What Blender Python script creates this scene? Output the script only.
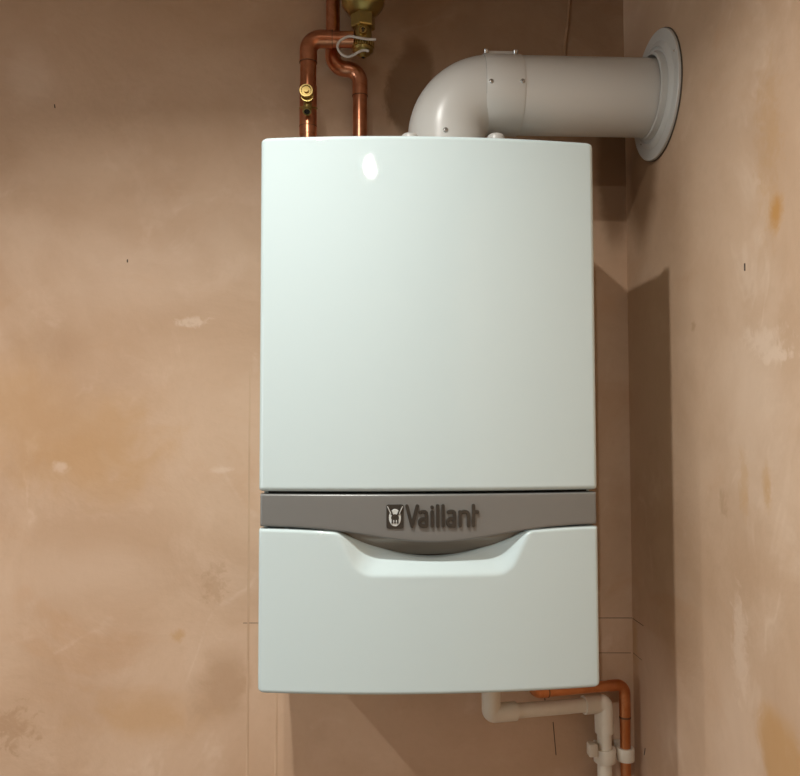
import bpy, bmesh, math, random
from mathutils import Vector, Matrix
for o in list(bpy.data.objects): bpy.data.objects.remove(o)
S = bpy.context.scene
C = S.collection
PI = math.pi
# ------------------------------------------------------------------ camera
cam = bpy.data.cameras.new('camera'); co = bpy.data.objects.new('camera', cam); C.objects.link(co)
yaw, pit, rol, f_px = .04774, .04613, -.00176, 802.9
fw = Vector((math.sin(yaw)*math.cos(pit), math.cos(yaw)*math.cos(pit), math.sin(pit)))
rt = Vector((math.cos(yaw), -math.sin(yaw), 0)); up = rt.cross(fw)
r2 = rt*math.cos(rol)+up*math.sin(rol); u2 = -rt*math.sin(rol)+up*math.cos(rol)
m3 = Matrix((r2, u2, -fw)).transposed()
co.matrix_world = Matrix.Translation((-.08925, -1.39063, 1.52058)) @ m3.to_4x4()
cam.sensor_fit = 'HORIZONTAL'; cam.sensor_width = 36; cam.lens = 36*f_px/800
cam.clip_start = .02
S.camera = co
# ------------------------------------------------------------------ world, lamps, exposure
w = bpy.data.worlds.new('world'); S.world = w; w.use_nodes = True
bg = w.node_tree.nodes['Background']; bg.inputs[0].default_value = (.9, .95, 1, 1); bg.inputs[1].default_value = .02
vs = S.view_settings; vs.view_transform = 'Standard'; vs.look = 'None'; vs.gamma = 1; vs.use_curve_mapping = False
vs.exposure = 0.2
CEIL = 2.345
def downlight(x, y, power, size=.034, spread=124, col=(1, .98, .93)):
    l = bpy.data.lights.new('ceiling_downlight', 'AREA'); l.shape = 'DISK'; l.size = size
    l.energy = power; l.color = col; l.spread = math.radians(spread)
    o = bpy.data.objects.new('ceiling_downlight', l); C.objects.link(o); o.location = (x, y, CEIL-.012)
downlight(-.285, -.79, 7.0, spread=144)
downlight(-.23, -1.80, 9.0, size=.022, spread=172)
downlight(-1.22, -.75, 6.0, spread=135)
downlight(-1.22, -1.80, 5.5)
FILL_RADIANCE = 3.4
# ------------------------------------------------------------------ node helpers
class NT:
    def __init__(s, name):
        s.m = bpy.data.materials.new(name); s.m.use_nodes = True; s.t = s.m.node_tree; s.t.nodes.clear()
        s.out = s.n('ShaderNodeOutputMaterial'); s.b = s.n('ShaderNodeBsdfPrincipled'); s.l(s.b.outputs[0], s.out.inputs[0])
    def n(s, k, **kw):
        x = s.t.nodes.new(k)
        for a, v in kw.items(): setattr(x, a, v)
        return x
    def l(s, a, b): s.t.links.new(a, b)
    def put(s, v, sock):
        if isinstance(v, bpy.types.NodeSocket): s.l(v, sock)
        else: sock.default_value = v
    def math(s, op, a, b=0.0, c=None, clamp=False):
        x = s.n('ShaderNodeMath', operation=op); x.use_clamp = clamp
        s.put(a, x.inputs[0]); s.put(b, x.inputs[1])
        if c is not None: s.put(c, x.inputs[2])
        return x.outputs[0]
    def noise(s, vec, scale, detail=4, rough=.55, dist=0):
        x = s.n('ShaderNodeTexNoise'); s.put(vec, x.inputs['Vector']); x.inputs['Scale'].default_value = scale
        x.inputs['Detail'].default_value = detail; x.inputs['Roughness'].default_value = rough; x.inputs['Distortion'].default_value = dist
        return x.outputs['Fac']
    def ramp(s, v, a, b):
        x = s.n('ShaderNodeMapRange', interpolation_type='SMOOTHSTEP'); s.put(v, x.inputs[0])
        x.inputs[1].default_value = a; x.inputs[2].default_value = b
        return x.outputs[0]
    def mix(s, f, a, b, mode='MIX'):
        x = s.n('ShaderNodeMix', data_type='RGBA', blend_type=mode); s.put(f, x.inputs[0])
        s.put(a if not isinstance(a, tuple) else a+(1,)*(4-len(a)), x.inputs[6])
        s.put(b if not isinstance(b, tuple) else b+(1,)*(4-len(b)), x.inputs[7])
        return x.outputs[2]
    def coord(s, sc=(1, 1, 1), k='Object'):
        t = s.n('ShaderNodeTexCoord'); mp = s.n('ShaderNodeMapping'); mp.inputs['Scale'].default_value = sc
        s.l(t.outputs[k], mp.inputs[0]); return mp.outputs[0]
    def bump(s, h, strength, dist):
        x = s.n('ShaderNodeBump'); s.put(h, x.inputs['Height']); x.inputs['Strength'].default_value = strength; x.inputs['Distance'].default_value = dist
        s.l(x.outputs[0], s.b.inputs['Normal'])
    def set(s, **kw):
        for k, v in kw.items():
            if isinstance(v, tuple) and len(v) == 3: v = v+(1,)
            s.put(v, s.b.inputs[k.replace('_', ' ')])
        return s

def plaster(name, ax, stains_and_shade, base=(.665, .47, .325)):
    """fresh gypsum skim: mottled pink-tan with damp, ochre and painted-in shade patches. ax = the two axes of the wall plane."""
    t = NT(name); p = t.coord()
    sep = t.n('ShaderNodeSeparateXYZ'); t.l(p, sep.inputs[0])
    A, B = sep.outputs[ax[0]], sep.outputs[ax[1]]
    n1 = t.noise(p, 2.6, 6, .6, .6); n2 = t.noise(p, 7.5, 7, .62, .4); n3 = t.noise(t.coord((1.0, 1.0, 1.8)), 4.5, 5, .55, .8); n4 = t.noise(p, 70, 5, .6)
    col = t.mix(t.ramp(n1, .36, .66), base, (base[0]*.86, base[1]*.81, base[2]*.76))
    col = t.mix(t.math('MULTIPLY', t.ramp(n2, .50, .72), .45), col, (base[0]*1.08, base[1]*1.12, base[2]*1.18))
    col = t.mix(t.math('MULTIPLY', t.ramp(n3, .56, .74), .38), col, (base[0]*.86, base[1]*.72, base[2]*.58))
    col = t.mix(t.math('MULTIPLY', t.ramp(n4, .45, .8), .12), col, (base[0]*.7, base[1]*.66, base[2]*.6))
    wob = t.math('SUBTRACT', t.noise(p, 14, 5, .6, .5), .5); wob2 = t.math('SUBTRACT', t.noise(p, 5, 4, .6, .3), .5)
    # thin pale trowel lines where the last pass lifted the skim
    tr = t.noise(t.coord((1, 1, .8)), 3.2, 3, .5, 1.6)
    ln = t.math('MULTIPLY', t.ramp(t.math('ABSOLUTE', t.math('SUBTRACT', tr, .5)), .030, .0), t.ramp(n2, .48, .70))
    col = t.mix(t.math('MULTIPLY', ln, .5), col, (base[0]*1.12, base[1]*1.2, base[2]*1.3))
    wob3 = t.math('SUBTRACT', t.noise(p, 60, 4, .65, .8), .5); wob4 = t.math('SUBTRACT', t.noise(p, 38, 4, .65, .8), .5)
    W1, W2 = wob, wob2
    for (a, b, ra, rb, c, st, soft, wo) in stains_and_shade:
        small = min(ra, rb) < .035
        wob, wob2 = (wob3, wob4) if small else (W1, W2)
        if small: wo *= 2.2
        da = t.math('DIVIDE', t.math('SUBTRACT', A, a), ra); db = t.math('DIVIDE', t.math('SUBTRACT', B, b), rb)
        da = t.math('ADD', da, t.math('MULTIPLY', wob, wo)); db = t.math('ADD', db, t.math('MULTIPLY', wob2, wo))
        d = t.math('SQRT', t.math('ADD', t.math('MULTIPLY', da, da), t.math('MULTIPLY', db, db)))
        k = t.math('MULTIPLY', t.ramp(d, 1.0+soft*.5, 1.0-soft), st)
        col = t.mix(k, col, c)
    t.set(Base_Color=col, Roughness=.62, Specular_IOR_Level=.35)
    h = t.math('ADD', t.math('MULTIPLY', n2, .6), t.math('MULTIPLY', n3, .4)); h = t.math('ADD', h, t.math('MULTIPLY', n4, .06))
    h = t.math('ADD', h, t.math('MULTIPLY', n1, 1.2))
    t.bump(h, .3, .010)
    return t.m
DAMP_SHADE = (.21, .112, .050); OCH = (.56, .325, .145); PALE = (.76, .58, .44); BRN = (.46, .285, .165)  # darkest brown serves damp plaster and painted-in shade
M = {}
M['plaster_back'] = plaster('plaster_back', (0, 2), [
    (-.54, 1.48, .12, .09, OCH, .62, .9, 2.2), (-.68, 1.56, .10, .10, OCH, .5, .9, 2.0), (-.325, 1.07, .05, .065, BRN, .6, .6, 2.4), (-.45, 1.03, .10, .04, OCH, .5, .8, 2.2), (-.67, 1.02, .04, .03, BRN, .6, .6, 2), (-.62, 1.66, .08, .04, BRN, .4, .9, 1.5), (-.55, 1.27, .14, .05, PALE, .35, 1.0, 1.0), (-.50, 1.80, .2, .08, PALE, .35, 1.0, 2.0),
    (-.66, 2.12, .05, .05, PALE, .55, .6, 2.0), (-.38, 1.70, .03, .008, PALE, .7, .7, 1.5), (-.33, 1.445, .02, .006, PALE, .7, .7, 1.0),
    (-.6, 1.45, .015, .01, PALE, .6, .7, 1.0), (-.34, 1.25, .02, .03, BRN, .4, .6, 2.0), (-.40, 1.165, .012, .012, OCH, .6, .7, 1.0),
    (.20, 2.36, .42, .34, DAMP_SHADE, .80, 1.0, .8), (.000, 2.10, .050, .10, DAMP_SHADE, .75, .2, 1.4), (.36, 1.97, .035, .15, DAMP_SHADE, .72, .35, .8),  # top and under-flue patches paint in shade too; elbow patch is damp plaster
    (-.45, 2.42, .45, .22, BRN, .6, 1.0, .6)])
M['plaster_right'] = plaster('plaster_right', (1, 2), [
    (-.51, 1.762, .016, .020, (.55, .27, .07), .9, .8, .7), (-.50, 1.85, .03, .09, OCH, .45, .9, 1.2), (-.475, 1.45, .010, .030, OCH, .8, .8, 1.0),
    (-.42, 1.45, .012, .04, OCH, .6, .8, 1.0), (-.49, 1.14, .05, .06, OCH, .9, .5, 2.2), (-.50, 1.60, .035, .012, PALE, .8, .6, 1.4), (-.47, 1.62, .05, .015, PALE, .7, .7, 1.6), (-.40, 1.24, .02, .06, PALE, .6, .6, 1.4), (-.36, 1.42, .012, .02, BRN, .5, .7, 1.4), (-.28, 1.66, .008, .008, BRN, .6, .7, 1.2), (-.08, 1.93, .075, .11, DAMP_SHADE, .75, .5, .6),  # last dark patch deepens the flue's cast shadow through colour
    (-.45, 1.55, .10, .12, PALE, .5, .9, 1.8), (-.38, 1.12, .06, .10, PALE, .35, .9, 1.8), (-.01, 1.14, .02, .06, OCH, .5, .9, 1.0)])
M['plaster_plain'] = plaster('plaster_plain', (0, 2), [])
def simple(name, col, rough, metal=0, bump=None, vary=None, **kw):
    t = NT(name)
    c = col
    if vary:
        c = t.mix(t.ramp(t.noise(t.coord(), vary[0], 4, .6, .5), .35, .7), col, vary[1])
    t.set(Base_Color=c, Roughness=rough, Metallic=metal, **kw)
    if bump: t.bump(t.noise(t.coord(), bump[0], 3, .5), bump[1], bump[2])
    M[name] = t.m
simple('enamel', (.592, .71, .722), .03, bump=(430, .016, .002), Specular_IOR_Level=.5)
simple('chassis', (.035, .034, .032), .6)
simple('band_grey', (.225, .23, .222), .36, .3, bump=(500, .03, .001))
simple('recess_grey', (.27, .25, .215), .2, .2)
simple('letter_grey', (.085, .08, .07), .2, .6)
simple('emblem_white', (.58, .60, .58), .35)
simple('flue_white', (.64, .63, .595), .3, bump=(30, .05, .002))
simple('flue_seam', (.42, .42, .40), .5)
simple('rubber', (.10, .08, .06), .6)
simple('steel', (.55, .55, .53), .25, 1.0)
simple('copper', (.68, .31, .18), .30, 1.0, vary=(22, (.46, .18, .09)), bump=(18, .08, .004))
simple('copper_lower', (.74, .32, .14), .42, 1.0, vary=(22, (.60, .22, .08)))
simple('solder', (.20, .11, .06), .5, .6)
simple('brass', (.60, .44, .17), .20, 1.0, vary=(60, (.50, .36, .12)))
simple('brass_olive', (.42, .32, .11), .28, .9, vary=(20, (.34, .25, .08)))
simple('strap_plastic', (.62, .58, .53), .45)
simple('pvc', (.80, .735, .62), .38, vary=(12, (.74, .67, .55)))
simple('pencil', (.09, .06, .045), .8)
simple('hole', (.012, .01, .008), .8)
simple('ridge_damp', (.30, .17, .085), .6, vary=(30, (.42, .26, .15)))
simple('ridge', (.62, .43, .285), .65, vary=(12, (.55, .37, .24)))
simple('concrete', (.16, .145, .13), .8, vary=(6, (.12, .11, .10)), bump=(40, .2, .004))
simple('ceiling_paint', (.50, .45, .40), .8)
# ------------------------------------------------------------------ mesh helpers
def obj(name, bm, mat, parent=None, smooth=True, angle=35, recalc=True):
    if recalc: bmesh.ops.recalc_face_normals(bm, faces=bm.faces)
    me = bpy.data.meshes.new(name); bm.to_mesh(me); bm.free()
    me.materials.append(M[mat])
    if smooth:
        me.polygons.foreach_set('use_smooth', [True]*len(me.polygons)); me.set_sharp_from_angle(angle=math.radians(angle))
    o = bpy.data.objects.new(name, me); C.objects.link(o)
    if parent: 
        o.parent = parent; o.matrix_parent_inverse = parent_world(parent).inverted()
    return o
def parent_world(p):
    return Matrix.Translation(p.location) if p.parent is None else parent_world(p.parent) @ p.matrix_parent_inverse @ Matrix.Translation(p.location)
def thing(name, label, cat, loc, group=None):
    o = bpy.data.objects.new(name, None); C.objects.link(o); o.location = loc; o.empty_display_size = .05
    o['label'] = label; o['category'] = cat
    if group: o['group'] = group
    return o
def box(bm, x0, x1, y0, y1, z0, z1, bev=0, seg=2):
    v = bmesh.ops.create_cube(bm, size=1)['verts']
    for q in v: q.co = Vector(((x0+x1)/2+q.co.x*(x1-x0), (y0+y1)/2+q.co.y*(y1-y0), (z0+z1)/2+q.co.z*(z1-z0)))
    if bev:
        es = {e for q in v for e in q.link_edges}
        bmesh.ops.bevel(bm, geom=list(es), offset=bev, segments=seg, affect='EDGES', profile=.5)
    return bm
def sweep(bm, pts, radii, n=28, flat=1.0, cap=True):
    """tube along pts with a radius for each point"""
    P = [Vector(p) for p in pts]
    if not isinstance(radii, (list, tuple)): radii = [radii]*len(P)
    T = []
    for i in range(len(P)):
        a = P[max(i-1, 0)]; b = P[min(i+1, len(P)-1)]; d = b-a
        k = 1
        T.append(d.normalized() if d.length > 1e-9 else Vector((0, 0, 1)))
    nrm = T[0].orthogonal().normalized()
    if flat != 1.0: nrm = Vector((0, 1, 0))
    rings = []
    for i, p in enumerate(P):
        if i: nrm = (nrm - T[i]*nrm.dot(T[i])).normalized()
        bn = T[i].cross(nrm)
        rings.append([bm.verts.new(p+(nrm*math.cos(2*PI*j/n)*flat+bn*math.sin(2*PI*j/n))*radii[i]) for j in range(n)])
    for a, b in zip(rings, rings[1:]):
        for j in range(n): bm.faces.new((a[j], a[(j+1) % n], b[(j+1) % n], b[j]))
    if cap:
        bm.faces.new(rings[0][::-1]); bm.faces.new(rings[-1])
    return bm
def cyl(bm, a, b, r, n=28, r1=None): return sweep(bm, [a, b], [r, r if r1 is None else r1], n)
def lathe(bm, org, axis, prof, n=40, closed=False, phase=0):
    """prof = (distance along the axis, radius)"""
    org = Vector(org); ax = Vector(axis).normalized(); e1 = ax.orthogonal().normalized(); e2 = ax.cross(e1)
    rings = [[bm.verts.new(org+ax*h+(e1*math.cos(2*PI*j/n+phase)+e2*math.sin(2*PI*j/n+phase))*r) for j in range(n)] for h, r in prof]
    pairs = list(zip(rings, rings[1:]))
    if closed: pairs.append((rings[-1], rings[0]))
    for a, b in pairs:
        for j in range(n): bm.faces.new((a[j], a[(j+1) % n], b[(j+1) % n], b[j]))
    if not closed:
        bm.faces.new(rings[0][::-1]); bm.faces.new(rings[-1])
    return bm
def rounded_path(pts, rad, seg=10):
    """polyline with the corners rounded to radius rad"""
    P = [Vector(p) for p in pts]; out = [P[0]]
    for i in range(1, len(P)-1):
        a = (P[i-1]-P[i]).normalized(); b = (P[i+1]-P[i]).normalized()
        th = a.angle(b); d = rad/math.tan(th/2); c = P[i]+(a+b).normalized()*(rad/math.sin(th/2))
        s = P[i]+a*d-c; e = P[i]+b*d-c; ang = s.angle(e)
        for k in range(seg+1):
            q = k/seg; out.append(c+(s*math.sin((1-q)*ang)+e*math.sin(q*ang))/math.sin(ang))
    out.append(P[-1]); return out
def nb(): return bmesh.new()
# ------------------------------------------------------------------ the room
XR = .3805
def structure(name, bm, mat):
    o = obj(name, bm, mat, smooth=False); o['kind'] = 'structure'; return o
XL, YF = -3.0, -3.6
# glowing pane and frame, added unseen on the left wall as cool fill light
def fill_window(y0, y1, z0, z1):
    t = NT('fill_pane'); t.set(Base_Color=(.1, .1, .1), Roughness=.1, Emission_Color=(.90, .98, 1.0), Emission_Strength=FILL_RADIANCE); M['fill_pane'] = t.m
    simple('fill_frame_paint', (.7, .7, .68), .4)
    bm = nb(); box(bm, XL+.001, XL+.02, y0, y1, z0, z1); o = obj('fill_window_1', bm, 'fill_pane', smooth=False); o['kind'] = 'structure'
    for a, b, c, d in ((y0-.06, y0, z0-.06, z1+.06), (y1, y1+.06, z0-.06, z1+.06), (y0, y1, z0-.06, z0), (y0, y1, z1, z1+.06), ((y0+y1)/2-.03, (y0+y1)/2+.03, z0, z1)):
        obj('fill_frame', box(nb(), XL+.0205, XL+.06, a, b, c, d, .004), 'fill_frame_paint', o)
fill_window(-2.7, -1.2, .95, 2.1)
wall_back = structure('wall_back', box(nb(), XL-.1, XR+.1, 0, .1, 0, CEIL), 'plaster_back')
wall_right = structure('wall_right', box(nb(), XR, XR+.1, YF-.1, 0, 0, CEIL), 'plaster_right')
structure('wall_left', box(nb(), XL-.1, XL, YF-.1, 0, 0, CEIL), 'plaster_plain')
structure('wall_front', box(nb(), XL, XR, YF-.1, YF, 0, CEIL), 'plaster_plain')
structure('floor', box(nb(), XL-.1, XR+.1, YF-.1, .1, -.1, 0), 'concrete')
structure('ceiling', box(nb(), XL-.1, XR+.1, YF-.1, .1, CEIL, CEIL+.1), 'ceiling_paint')
def mark(parent, a, b, wd, mat='pencil', name='pencil_line', th=.0006):
    bm = nb(); sweep(bm, [a, b], wd/2, 6)
    return obj(name, bm, mat, parent)
for a, b, wd in (((.2394, 1.0104), (.244, .9547), .0016), ((.2250, 1.052), (.2275, 1.040), .002), ((.305, 1.1862), (.3800, 1.1852), .0011),
                 ((.318, 1.1264), (.3770, 1.1254), .0010), ((-.290, 1.1855), (-.262, 1.1852), .0010), ((-.492, 1.806), (-.492, 1.801), .0022),
                 ((-.62, 2.075), (-.619, 2.069), .002)):
    mark(wall_back, (a[0], 0, a[1]), (b[0], 0, b[1]), wd)
for a, b, wd in (((-.002, 1.185), (-.055, 1.1853), .0011), ((-.002, 1.126), (-.045, 1.126), .0008), ((-.4347, 1.718), (-.4347, 1.709), .0025), ((-.055, .985), (-.05, .972), .002)):
    mark(wall_right, (XR, a[0], a[1]), (XR, b[0], b[1]), wd)
bm = nb(); sweep(bm, [(.2738, 0, 2.165), (.2740, 0, 2.20), (.279, 0, 2.235), (.2838, 0, 2.285), (.284, 0, CEIL-.005)], .0028, 8)
obj('plaster_ridge', bm, 'ridge_damp', wall_back)
for x in (-.2815, -.2335):
    bm = nb(); sweep(bm, [(x, .0040, .05), (x, .0040, 1.0), (x, .0045, 1.62)], .0048, 12); obj('plaster_ridge', bm, 'ridge', wall_back)
# ------------------------------------------------------------------ boiler
ZB, ZT, HW = 1.1775, 1.901, .2224
BACK = -.092
def front_y(x): return -.338-.018*(1-(x/HW)**2)
def fil(d, r):
    if d >= r: return 0.0
    return r-math.sqrt(max(0, r*r-(r-max(d, 0))**2))
def panel(name, zlo, zhi, mat, parent, r=.005, rc_lo=0, rc_hi=0, depth=None, skirt=-.318, nx=72, nz=40, hw=HW):
    us = sorted(set([-1+2*i/nx for i in range(nx+1)]+[s*(1-(r/hw)*(1-math.cos(PI/2*k/6))) for k in range(7) for s in (-1, 1)]))
    vs_ = []
    H = zhi(0)-zlo(0)
    edge = [r*(1-math.cos(PI/2*k/6)) for k in range(7)]
    if rc_lo or rc_hi: edge = sorted(set(edge+[max(rc_lo, rc_hi)*(1-math.cos(PI/2*k/6)) for k in range(7)]))
    inner = edge[-1]
    vs_ = [('lo', e) for e in edge]+[('mid', i/nz) for i in range(1, nz)]+[('hi', e) for e in reversed(edge)]
    bm = nb(); grid = []
    for kind, e in vs_:
        row = []
        for u in us:
            x0 = u*hw; lo, hi = zlo(x0), zhi(x0)
            z = lo+e if kind == 'lo' else hi-e if kind == 'hi' else (lo+inner)+(hi-lo-2*inner)*e
            dlo, dhi = z-lo, hi-z
            k = fil(dlo, rc_lo) if rc_lo and dlo < rc_lo else fil(dhi, rc_hi) if rc_hi and dhi < rc_hi else 0
            x = u*(hw-k)
            y = front_y(x)+fil(hw-abs(x0), r)+fil(min(dlo, dhi), r)
            if depth: y += depth(x, z)
            row.append(bm.verts.new((x, min(y, skirt-.001), z)))
        grid.append(row)
    for a, b in zip(grid, grid[1:]):
        for i in range(len(us)-1): bm.faces.new((a[i], a[i+1], b[i+1], b[i]))
    per = grid[0][:]+[g[-1] for g in grid[1:]]+grid[-1][-2::-1]+[g[0] for g in grid[-2:0:-1]]
    bk = [bm.verts.new((v.co.x, skirt, v.co.z)) for v in per]; n = len(per)
    for i in range(n): bm.faces.new((per[i], bk[i], bk[(i+1) % n], per[(i+1) % n]))
    bm.faces.new(bk)
    return obj(name, bm, mat, parent, angle=50)
boiler = thing('combi_boiler', 'white wall-hung gas boiler with a grey nameplate band and curved grip', 'boiler', (0, 0, ZB))
panel('upper_front_panel', lambda x: 1.4350, lambda x: ZT, 'enamel', boiler, r=.006, rc_lo=.003, rc_hi=.007)
def band_lo(x): return 1.3905-.0205*math.exp(-((x-.004)/.112)**2)
band = panel('nameplate_band', band_lo, lambda x: 1.4316, 'band_grey', boiler, r=.0024, nz=12, hw=.2205)
XC, HS = .004, .127
def low_hi(x):
    t = abs((x-XC)/HS)
    base = 1.3875-.0050*math.exp(-(x/.15)**4)
    if t >= 1: dip = 0
    else: dip = .0345*(1-t*t)**1.15
    return base-dip
def scoop(x, z):
    a = abs(x-XC)
    zl = 1.3255 if a < .070 else 1.3255+(a-.070)*(1.3825-1.3255)/(.127-.070)
    top = 1.3480
    # distance inside the rounded trapezoid of the scoop
    d1 = z-1.3255
    nx_, nz_ = -.0570, .0; L = math.hypot(.057, .057)
    d2 = ((.099-a)*.057+(z-1.3255)*.028)/math.hypot(.057, .028)
    k = .018
    hh = max(0, min(1, .5+.5*(d2-d1)/k)); d = d2*(1-hh)+d1*hh-k*hh*(1-hh)
    if d <= 0: return 0
    e = .005; d = d*d/(2*e) if d < e else d-e/2
    return min(.026, .80*d)
panel('lower_front_panel', lambda x: ZB, low_hi, 'enamel', boiler, r=.005, rc_lo=.007, rc_hi=.003, depth=scoop, nx=120, nz=90)
# grip liner: curved grey shell behind the opening
bm = nb(); prof = [(-.3530, 1.3900), (-.3470, 1.3740), (-.3360, 1.3620), (-.3280, 1.3520), (-.3200, 1.3400), (-.3185, 1.3300)]
rows = []
for (y, z) in prof:
    rows.append([bm.verts.new((-.150+.30*i/40, y+(front_y(-.150+.30*i/40)+.356)+.0060, z)) for i in range(41)])
for a, b in zip(rows, rows[1:]):
    for i in range(40): bm.faces.new((a[i], a[i+1], b[i+1], b[i]))
obj('grip_recess', bm, 'recess_grey', boiler)
obj('casing', box(nb(), -.2185, .2185, -.3175, BACK, ZB+.002, ZT-.002, .004), 'enamel', boiler)
obj('chassis_plate', box(nb(), -.212, .212, -.3205, -.3180, 1.30, 1.50), 'chassis', boiler)
for s in (-1, 1): obj('spacing_frame', box(nb(), s*.2175-.0015, s*.2175+.0015, BACK, -.0005, ZB+.004, ZT-.004), 'enamel', boiler, smooth=False)
# lettering ------------------------------------------------------------
def lx(u): return -.0323+((375+u/6.667)-406)*.001289
def lz(v): return 1.4206-((492+v/6.667)-503)*.001308
def stroke(bm, pts, wd, y0=-.0028, y1=.001):
    """rounded ribbon prism lying on the curved front; pts in metres (x, z)"""
    for (a, b) in zip(pts, pts[1:]):
        a, b = Vector(a), Vector(b); d = (b-a).normalized(); nn = Vector((-d.y, d.x))*wd/2
        ring = []
        for k in range(7):
            t = PI/2+PI*k/6; ring.append(a+(d*math.cos(t)+Vector((-d.y, d.x))*math.sin(t))*wd/2)
        for k in range(7):
            t = -PI/2+PI*k/6; ring.append(b+(d*math.cos(t)+Vector((-d.y, d.x))*math.sin(t))*wd/2)
        c = sum(ring, Vector((0, 0)))/len(ring)
        F0 = [bm.verts.new((c.x+(q.x-c.x)*.80 if False else q.x-(q-c).normalized().x*.0004, front_y(q.x)+y0, q.y-(q-c).normalized().y*.0004)) for q in ring]
        Fm = [bm.verts.new((q.x, front_y(q.x)+y0+.0005, q.y)) for q in ring]
        F1 = [bm.verts.new((q.x, front_y(q.x)+y1, q.y)) for q in ring]
        n = len(ring); bm.faces.new(F0); bm.faces.new(F1[::-1])
        for i in range(n):
            j = (i+1) % n; bm.faces.new((F0[i], Fm[i], Fm[j], F0[j])); bm.faces.new((Fm[i], F1[i], F1[j], Fm[j]))
def arc(cx, cy, rx, ry, a0, a1, n=8): return [(cx+rx*math.cos(math.radians(a0+(a1-a0)*k/n)), cy-ry*math.sin(math.radians(a0+(a1-a0)*k/n))) for k in range(n+1)]
W = 23*.001289/6.667*1.0
def letter_a(x):
    return [arc(x+22, 140, 22, 12, 150, 0, 6)+[(x+44, 222)], [(x+44, 178)]+arc(x+18, 199, 20, 22, 90, 270, 8)+[(x+44, 221)]]
GL = [('V', [[(212, 92), (245, 222), (281, 92)]]), ('a', letter_a(297)), ('i', [[(379, 132), (379, 222)], [(379, 100), (379, 102)]]),
      ('l', [[(416, 92), (416, 222)]]), ('l', [[(452, 92), (452, 222)]]), ('a', letter_a(484)),
      ('n', [[(566, 132), (566, 222)], [(566, 150)]+arc(594, 150, 28, 20, 140, 0, 6)+[(622, 222)]]),
      ('t', [[(656, 92), (656, 222)], [(656, 134), (684, 134)]])]
for ch, strokes in GL:
    bm = nb()
    for s in strokes: stroke(bm, [(lx(u), lz(v)) for u, v in s], W)
    obj('letter', bm, 'letter_grey', band, angle=30)
# badge with hare-and-egg emblem
bm = nb(); bx0, bx1, bz0, bz1 = lx(76), lx(190), lz(238), lz(82); cr = .0025
def rr(x0, x1, z0, z1, r): 
    o = []
    for cx, cz, a in ((x1-r, z1-r, 0), (x0+r, z1-r, 90), (x0+r, z0+r, 180), (x1-r, z0+r, 270)):
        o += [(cx+r*math.cos(math.radians(a+k*18)), cz+r*math.sin(math.radians(a+k*18))) for k in range(6)]
    return o
def plate(bm, ring, y0, y1, inset=.0004):
    c = Vector((sum(q[0] for q in ring)/len(ring), sum(q[1] for q in ring)/len(ring)))
    A = []; B = []; D = []
    for q in ring:
        q = Vector(q); d = (c-q).normalized()*inset
        A.append(bm.verts.new((q.x+d.x, front_y(q.x)+y0, q.y+d.y))); B.append(bm.verts.new((q.x, front_y(q.x)+y0+.0005, q.y))); D.append(bm.verts.new((q.x, front_y(q.x)+y1, q.y)))
    n = len(ring); bm.faces.new(A); bm.faces.new(D[::-1])
    for i in range(n):
        j = (i+1) % n; bm.faces.new((A[i], B[i], B[j], A[j])); bm.faces.new((B[i], D[i], D[j], B[j]))
plate(bm, rr(bx0, bx1, bz0, bz1, cr), -.0016, .001)
obj('badge', bm, 'letter_grey', band, angle=30)
def E(u, v): return (lx(u), lz(v))
bm = nb(); plate(bm, [E(133+40*math.cos(t*PI/16), 168+57*math.sin(t*PI/16)) for t in range(32)], -.0022, 0)
obj('emblem', bm, 'emblem_white', band, angle=30)
bm = nb()
def blob(pts): plate(bm, [E(*p) for p in pts], -.0030, 0, .0002)
blob([(133+26*math.cos(t*PI/12), 168+24*math.sin(t*PI/12)) for t in range(24)])
for s in (-1, 1):
    blob([(133+s*10, 150), (133+s*24, 150), (133+s*48, 100), (133+s*44, 90), (133+s*34, 96)])
    blob([(133+s*12, 180), (133+s*22, 176), (133+s*24, 204), (133+s*14, 206)])
blob([(128, 185), (138, 185), (138, 204), (128, 204)])
obj('emblem_figure', bm, 'letter_grey', band, angle=30)
bm = nb()
for s in (-1, 1): plate(bm, [E(133+s*a, b) for a, b in ((48, 92), (52, 96), (30, 142), (25, 140))], -.0034, 0, .0001)
for s in (-1, 1): plate(bm, [E(133+s*9+4*math.cos(t*PI/6), 190+9*math.sin(t*PI/6)) for t in range(12)], -.0034, 0, .0001)
obj('emblem_detail', bm, 'emblem_white', band, angle=30)
# ------------------------------------------------------------------ flue
FX, FY, FZ, FR = .0430, -.155, 2.0395, .0600
flue = thing('flue_pipe', 'thick white flue elbow and pipe from boiler top into right wall', 'flue', (FX, FY, ZT))
RB = .070
path = [(FX, FY, ZT+.0005), (FX, FY, FZ-RB)]
for k in range(1, 25):
    a = PI/2*k/24; path.append((FX+RB-RB*math.cos(a), FY, FZ-RB+RB*math.sin(a)))
path.append((.150, FY, FZ))
bm = nb(); sweep(bm, path, FR, 56); obj('elbow', bm, 'flue_white', flue)
bm = nb(); lathe(bm, (.150, FY, FZ), (1, 0, 0), [(0, .0600), (XR-.150-.0005, .0600)], 56); obj('straight_pipe', bm, 'flue_white', flue)
bm = nb(); lathe(bm, (.099, FY, FZ), (1, 0, 0), [(0, FR-.001), (0, FR+.0009), (.001, FR+.0014), (.028, FR+.0014), (.057, FR+.0014), (.0585, FR+.0009), (.0585, FR-.003)], 56, closed=True)
clamp = obj('clamp_band', bm, 'flue_white', flue, angle=40)
bm = nb(); lathe(bm, (.0983, FY, FZ), (1, 0, 0), [(0, FR-.001), (0, FR+.0006), (.0009, FR+.0006), (.0009, FR-.001)], 56, closed=True); obj('seam_ring', bm, 'flue_seam', clamp)
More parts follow.
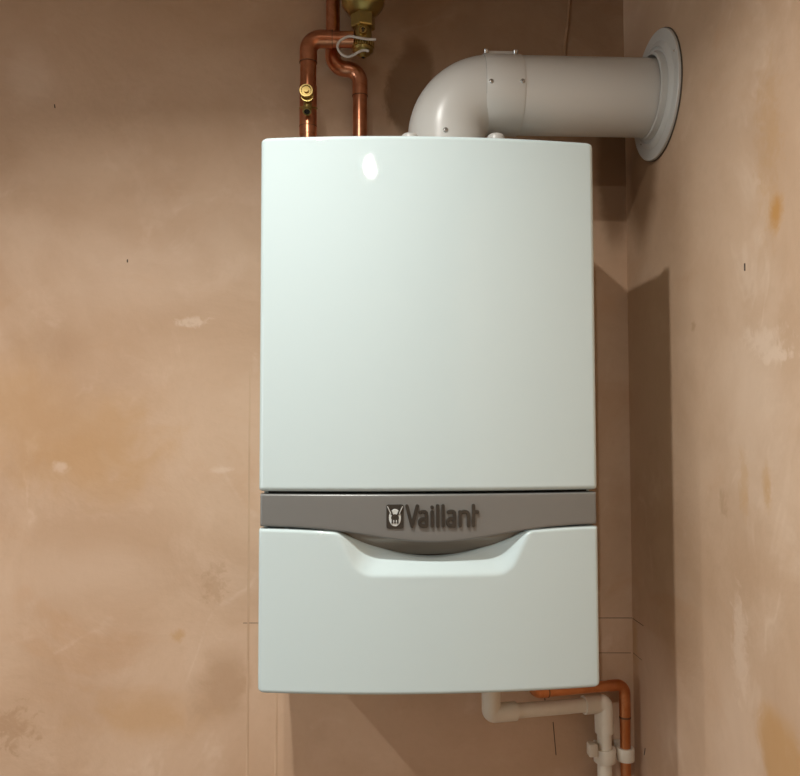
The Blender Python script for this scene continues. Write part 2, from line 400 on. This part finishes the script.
bm = nb(); box(bm, .102, .152, FY-.018, FY+.018, FZ+FR-.002, FZ+FR+.0042, .0015); obj('clamp_tab', bm, 'flue_white', clamp)
def screw(p, ax, r, parent):
    bm = nb(); lathe(bm, p, ax, [(-.004, r), (.0008, r), (.0018, r*.75), (.0020, r*.45), (.0008, r*.3)], 14); s = obj('screw', bm, 'steel', parent)
    return s
screw((.105, FY-FR-.0012, 2.036), (0, -1, 0), .0036, clamp); screw((.1525, FY-FR-.0012, 2.037), (0, -1, 0), .0036, clamp)
screw((.104, FY-.02, FZ+FR+.0035), (0, -.4, 1), .0042, clamp); screw((.150, FY-.02, FZ+FR+.0035), (0, -.4, 1), .0042, clamp)
screw((.036, FY-FR+.0002, 1.961), (0, -1, 0), .0038, flue)
bm = nb(); lathe(bm, (FX, FY, ZT), (0, 0, 1), [(.0002, .079), (.020, .079), (.023, .075), (.023, .060)], 56); obj('boiler_collar', bm, 'flue_white', flue)
for x, z in ((-.018, 1.9510), (.110, 1.9525)):
    bm = nb(); lathe(bm, (x, -.222, ZT), (0, 0, 1), [(.0005, .0130)]+[(z-ZT-.006+.006*math.sin(a*PI/12), .0130-.006+.006*math.cos(a*PI/12)) for a in range(7)], 24); obj('test_port_cap', bm, 'flue_white', flue)
fc = Vector((0, -.158, 2.042)); FL = .0995
bm = nb(); lathe(bm, (XR, fc.y, fc.z), (-1, 0, 0), [(.0004, FL), (.0052, FL), (.0062, FL-.001), (.0064, FL-.004), (.0064, .082), (.0090, .079), (.0105, .076), (.0110, .0735), (.0085, .071), (.0085, .067), (.0175, .0655), (.0180, .0612), (.0004, .0604)], 72, closed=True)
fl = obj('wall_flange', bm, 'flue_white', flue, angle=40)
bm = nb(); lathe(bm, (XR, fc.y, fc.z), (-1, 0, 0), [(.0003, FL+.0012), (.0022, FL+.0012), (.0022, FL-.002), (.0003, FL-.002)], 72, closed=True); obj('gasket_rim', bm, 'rubber', fl)
screw((XR-.006, -.2441, 2.075), (-1, 0, 0), .0016, fl); screw((XR-.006, -.10, 1.985), (-1, 0, 0), .0016, fl)
# ------------------------------------------------------------------ copper pipes above
def ring_at(a, b, r, name, mat, parent, n=28): 
    bm = nb(); cyl(bm, a, b, r, n); return obj(name, bm, mat, parent)
RP = .0136
PX, PY, PZ = -.1785, -.070, 2.1665
p1 = thing('copper_pipe', 'copper pipe turning right into brass valve above boiler', 'pipe', (PX, PY, 1.30))
bm = nb(); cyl(bm, (PX, PY, 1.30), (PX, PY, PZ-.03), RP); obj('riser', bm, 'copper', p1)
bm = nb(); pth = rounded_path([(PX, PY, PZ-.041), (PX, PY, PZ), (PX+.040, PY, PZ)], .021, 14); sweep(bm, pth, RP+.0011); obj('elbow_fitting', bm, 'copper', p1)
bm = nb(); cyl(bm, (PX+.035, PY, PZ), (-.1030, PY, PZ), RP-.0002); obj('branch', bm, 'copper', p1)
ring_at((PX, PY, PZ-.0415), (PX, PY, PZ-.0405), RP+.0014, 'solder_ring', 'solder', p1); ring_at((PX+.0395, PY, PZ), (PX+.0405, PY, PZ), RP+.0014, 'solder_ring', 'solder', p1)
bm = nb(); cyl(bm, (PX, PY, 2.003), (PX, PY, 2.085), RP+.0010); obj('tee_fitting', bm, 'copper', p1)
ring_at((PX, PY, 2.0160), (PX, PY, 2.0168), RP+.0014, 'solder_ring', 'solder', p1)
# drain cock on the riser
bm = nb(); lathe(bm, (PX, PY-.008, 2.059), (0, -1, 0), [(0, .0085), (.012, .0085), (.012, .0100), (.020, .0105)], 28)
dc = obj('drain_cock', bm, 'brass_olive', p1)
bm = nb(); lathe(bm, (PX-.001, PY-.0285, 2.0635), (0, -1, .05), [(0, .0108), (.006, .0112), (.0072, .0106), (.0072, .0085), (.0058, .0075), (.0058, .004), (.010, .004), (.010, .0005)], 32); obj('cock_head', bm, 'brass', dc, angle=30)
bm = nb(); d = Vector((0, -.62, -.78)).normalized(); a = Vector((PX, PY-.010, 2.054))
lathe(bm, a, d, [(0, .0070), (.016, .0068), (.018, .0078), (.020, .0066), (.022, .0078), (.024, .0066), (.027, .0076), (.030, .0066), (.030, .0050), (.016, .0050)], 26); obj('outlet_stub', bm, 'brass_olive', dc, angle=25)
bm = nb(); cyl(bm, a+d*.0175, a+d*.0280, .00495, 20); obj('outlet_bore', bm, 'hole', dc)
bm = nb(); lathe(bm, (PX, PY, 2.046), (0, -.25, 1), [(0, RP+.001), (.0018, RP+.0026), (.0036, RP+.001)], 30); obj('collar', bm, 'brass_olive', dc)
# second pipe with an offset
RQ, QY = .0124, -.034
p2 = thing('copper_pipe', 'copper pipe with a double bend passing behind brass valve', 'pipe', (-.0925, QY, 1.30))
bm = nb(); cyl(bm, (-.1390, QY, 2.150), (-.1390, QY, CEIL-.001), RQ-.0004); obj('upper_riser', bm, 'copper', p2)
bm = nb(); sweep(bm, rounded_path([(-.1390, QY, 2.178), (-.1390, QY, 2.132), (-.0925, QY, 2.132), (-.0925, QY, 2.085)], .0226, 14), RQ+.0008); obj('offset_bend', bm, 'copper', p2)
bm = nb(); cyl(bm, (-.0925, QY, 1.30), (-.0925, QY, 2.10), RQ); obj('lower_riser', bm, 'copper', p2)
ring_at((-.0925, QY, 2.0848), (-.0925, QY, 2.0856), RQ+.0012, 'solder_ring', 'solder', p2); ring_at((-.139, QY, 2.178), (-.139, QY, 2.179), RQ+.0010, 'solder_ring', 'solder', p2)
# ------------------------------------------------------------------ brass valve
VX, VY = -.0873, PY
va = thing('brass_valve', 'olive brass filter valve with knurled drain cap hanging above boiler', 'valve', (VX, VY, 2.140))
bm = nb(); lathe(bm, (VX, VY, 2.2065), (0, 0, 1), [(0, .018), (.004, .024), (.012, .0310), (.019, .0355), (.025, .0362), (.134, .0362), (.137, .034)], 44); obj('body', bm, 'brass_olive', va)
bm = nb(); lathe(bm, (VX, VY, 2.186), (0, 0, 1), [(0, .0195), (.002, .0208), (.0215, .0208), (.0235, .0195)], 6, phase=PI/6); obj('hex_nut', bm, 'brass_olive', va, angle=20)
bm = nb(); lathe(bm, (VX, VY, 2.162), (0, 0, 1), [(0, .0150), (.014, .0155), (.019, .0135), (.025, .0140)], 36); obj('valve_body', bm, 'brass_olive', va)
bm = nb(); lathe(bm, (VX, VY-.012, 2.1735), (0, -1, 0), [(0, .0068), (.008, .0068), (.0095, .0058), (.0095, .0036), (.0075, .0030)], 28)
sp = obj('spindle', bm, 'brass', va, angle=30)
bm = nb(); box(bm, VX-.0014, VX+.0014, VY-.0225, VY-.019, 2.170, 2.177); obj('spindle_slot', bm, 'hole', sp, smooth=False)
bm = nb(); n = 72
lathe(bm, (VX, VY, 2.1425), (0, 0, 1), [(0, .0125), (.004, .0172), (.0085, .0180)], 36); cap_ = obj('drain_cap', bm, 'brass_olive', va)
for k in range(24):
    a = 2*PI*k/24; bm = nb(); cx, cy = VX+.0168*math.cos(a), VY+.0168*math.sin(a)
    cyl(bm, (cx, cy, 2.1515), (cx, cy, 2.1625), .0019, 8); obj('knurl', bm, 'brass', cap_)
bm = nb(); cyl(bm, (VX, VY, 2.150), (VX, VY, 2.163), .0166, 36); obj('cap_core', bm, 'brass_olive', cap_)
bm = nb(); lathe(bm, (VX, VY-.004, 2.1345), (0, 0, 1), [(0, .0050), (.001, .0062), (.009, .0062)], 22); obj('cap_nipple', bm, 'brass_olive', cap_)
bm = nb(); cyl(bm, (VX, VY-.004, 2.1340), (VX, VY-.004, 2.1360), .0030, 14); obj('nipple_hole', bm, 'hole', cap_)
# plastic retaining strap: open loop
sp_px = [(376, 39.2), (366, 39.0), (357, 37.5), (350, 36.6), (344, 38.5), (339.5, 42), (337.5, 46.5), (339, 51.5), (343, 55.5), (348, 57), (354, 55), (359, 52), (364, 50.3), (369, 51)]
ctrl = []
for i, (u, v) in enumerate(sp_px):
    q = i/(len(sp_px)-1); y = -.0935+.006*math.sin(q*PI)
    k = (1.39063+y)/(1.39063-.075)
    ctrl.append(Vector((-.0893+((-.0873+(u-363)*.001665)+.0893)*k, y, 1.5206+((2.1400+(54-v)*.001705)-1.5206)*k)))
def spline(P, m=6):
    out = []
    for i in range(len(P)-1):
        p0, a, b, p3 = P[max(i-1, 0)], P[i], P[i+1], P[min(i+2, len(P)-1)]
        for k in range(m):
            t = k/m; out.append(.5*((2*a)+(b-p0)*t+(2*p0-5*a+4*b-p3)*t*t+(3*a-p0-3*b+p3)*t**3))
    return out+[P[-1]]
bm = nb(); sweep(bm, spline(ctrl), .0021, 10); obj('retaining_strap', bm, 'strap_plastic', va)
# ------------------------------------------------------------------ pipes below
cp = thing('condensate_pipe', 'cream plastic waste pipe with two elbows under boiler', 'pipe', (.3166, -.040, .6))
RV, RF = .0119, .0153
K0, K1 = Vector((.1195, -.082, 1.0565)), Vector((.3150, -.042, 1.0550)); dh = (K1-K0).normalized()
bm = nb(); sweep(bm, [K0+Vector((0, 0, .02)), (K0.x, K0.y, ZB+.0005)], RV); obj('boiler_outlet', bm, 'pvc', cp)
bm = nb(); sweep(bm, rounded_path([K0+Vector((0, 0, .060)), K0, K0+dh*.042], .006, 8), RF); obj('elbow_fitting', bm, 'pvc', cp)
bm = nb(); cyl(bm, K0+dh*.03, K1-dh*.03, RV); obj('horizontal_run', bm, 'pvc', cp)
bm = nb(); sweep(bm, rounded_path([K1-dh*.036, K1, K1+Vector((.0012, .0012, -.048))], .006, 8), RF); obj('elbow_fitting', bm, 'pvc', cp)
bm = nb(); cyl(bm, K1+Vector((.001, .001, -.04)), (.3166, -.040, .02), RV); obj('drop', bm, 'pvc', cp)
gp = thing('copper_pipe', 'thin copper pipe bending down in the corner under boiler', 'pipe', (.3520, -.040, .6))
RG = .0086
G0, G1 = Vector((.188, -.085, 1.0885)), Vector((.3520, -.040, 1.0850)); gd = (G1-G0).normalized()
bm = nb(); sweep(bm, [G0+Vector((0, 0, .02)), (G0.x, G0.y, ZB+.0005)], RG); obj('boiler_outlet', bm, 'copper_lower', gp)
bm = nb(); sweep(bm, rounded_path([G0+Vector((0, 0, .03)), G0, G0+gd*.024], .014, 12), RG+.0009); obj('elbow_fitting', bm, 'copper_lower', gp)
bm = nb(); cyl(bm, G0+gd*.02, G1-gd*.02, RG); obj('horizontal_run', bm, 'copper_lower', gp)
bm = nb(); sweep(bm, rounded_path([G1-gd*.030, G1, G1+Vector((0, 0, -.054))], .0155, 12), RG+.0008); obj('elbow_fitting', bm, 'copper_lower', gp)
bm = nb(); cyl(bm, G1+Vector((0, 0, -.04)), (.3520, -.040, .02), RG); obj('drop', bm, 'copper_lower', gp)
ring_at(G1+Vector((0, 0, -.0525)), G1+Vector((0, 0, -.0555)), RG+.0012, 'solder_ring', 'solder', gp); ring_at(G0+gd*.0235, G0+gd*.0255, RG+.0012, 'solder_ring', 'solder', gp)
def clip(x, y, r, z0, z1, label, lug):
    t = thing('pipe_clip', label, 'pipe clip', (x, y, z0))
    bm = nb(); lathe(bm, (x, y, z0), (0, 0, 1), [(0, r+.0003), (0, r+.0050), (.001, r+.0058), (z1-z0-.001, r+.0058), (z1-z0, r+.0050), (z1-z0, r+.0003)], 32, closed=True); obj('ring', bm, 'pvc', t, angle=40)
    bm = nb(); box(bm, x-.008, x+.008, -(-y-r-.003), -.0006, z0+.001, z1-.001, .0015); obj('wall_stem', bm, 'pvc', t)
    if lug:
        bm = nb(); box(bm, x-.0300, x-r-.002, y-.014, y+.004, z0+.012, z1+.011, .003)
        obj('hinge_lug', bm, 'pvc', t)
clip(.3166, -.040, .0124, .9585, .981, 'white plastic clip with side lug on the cream waste pipe', True)
clip(.3520, -.040, .0088, .9600, .981, 'small white plastic clip around the thin copper pipe', False)
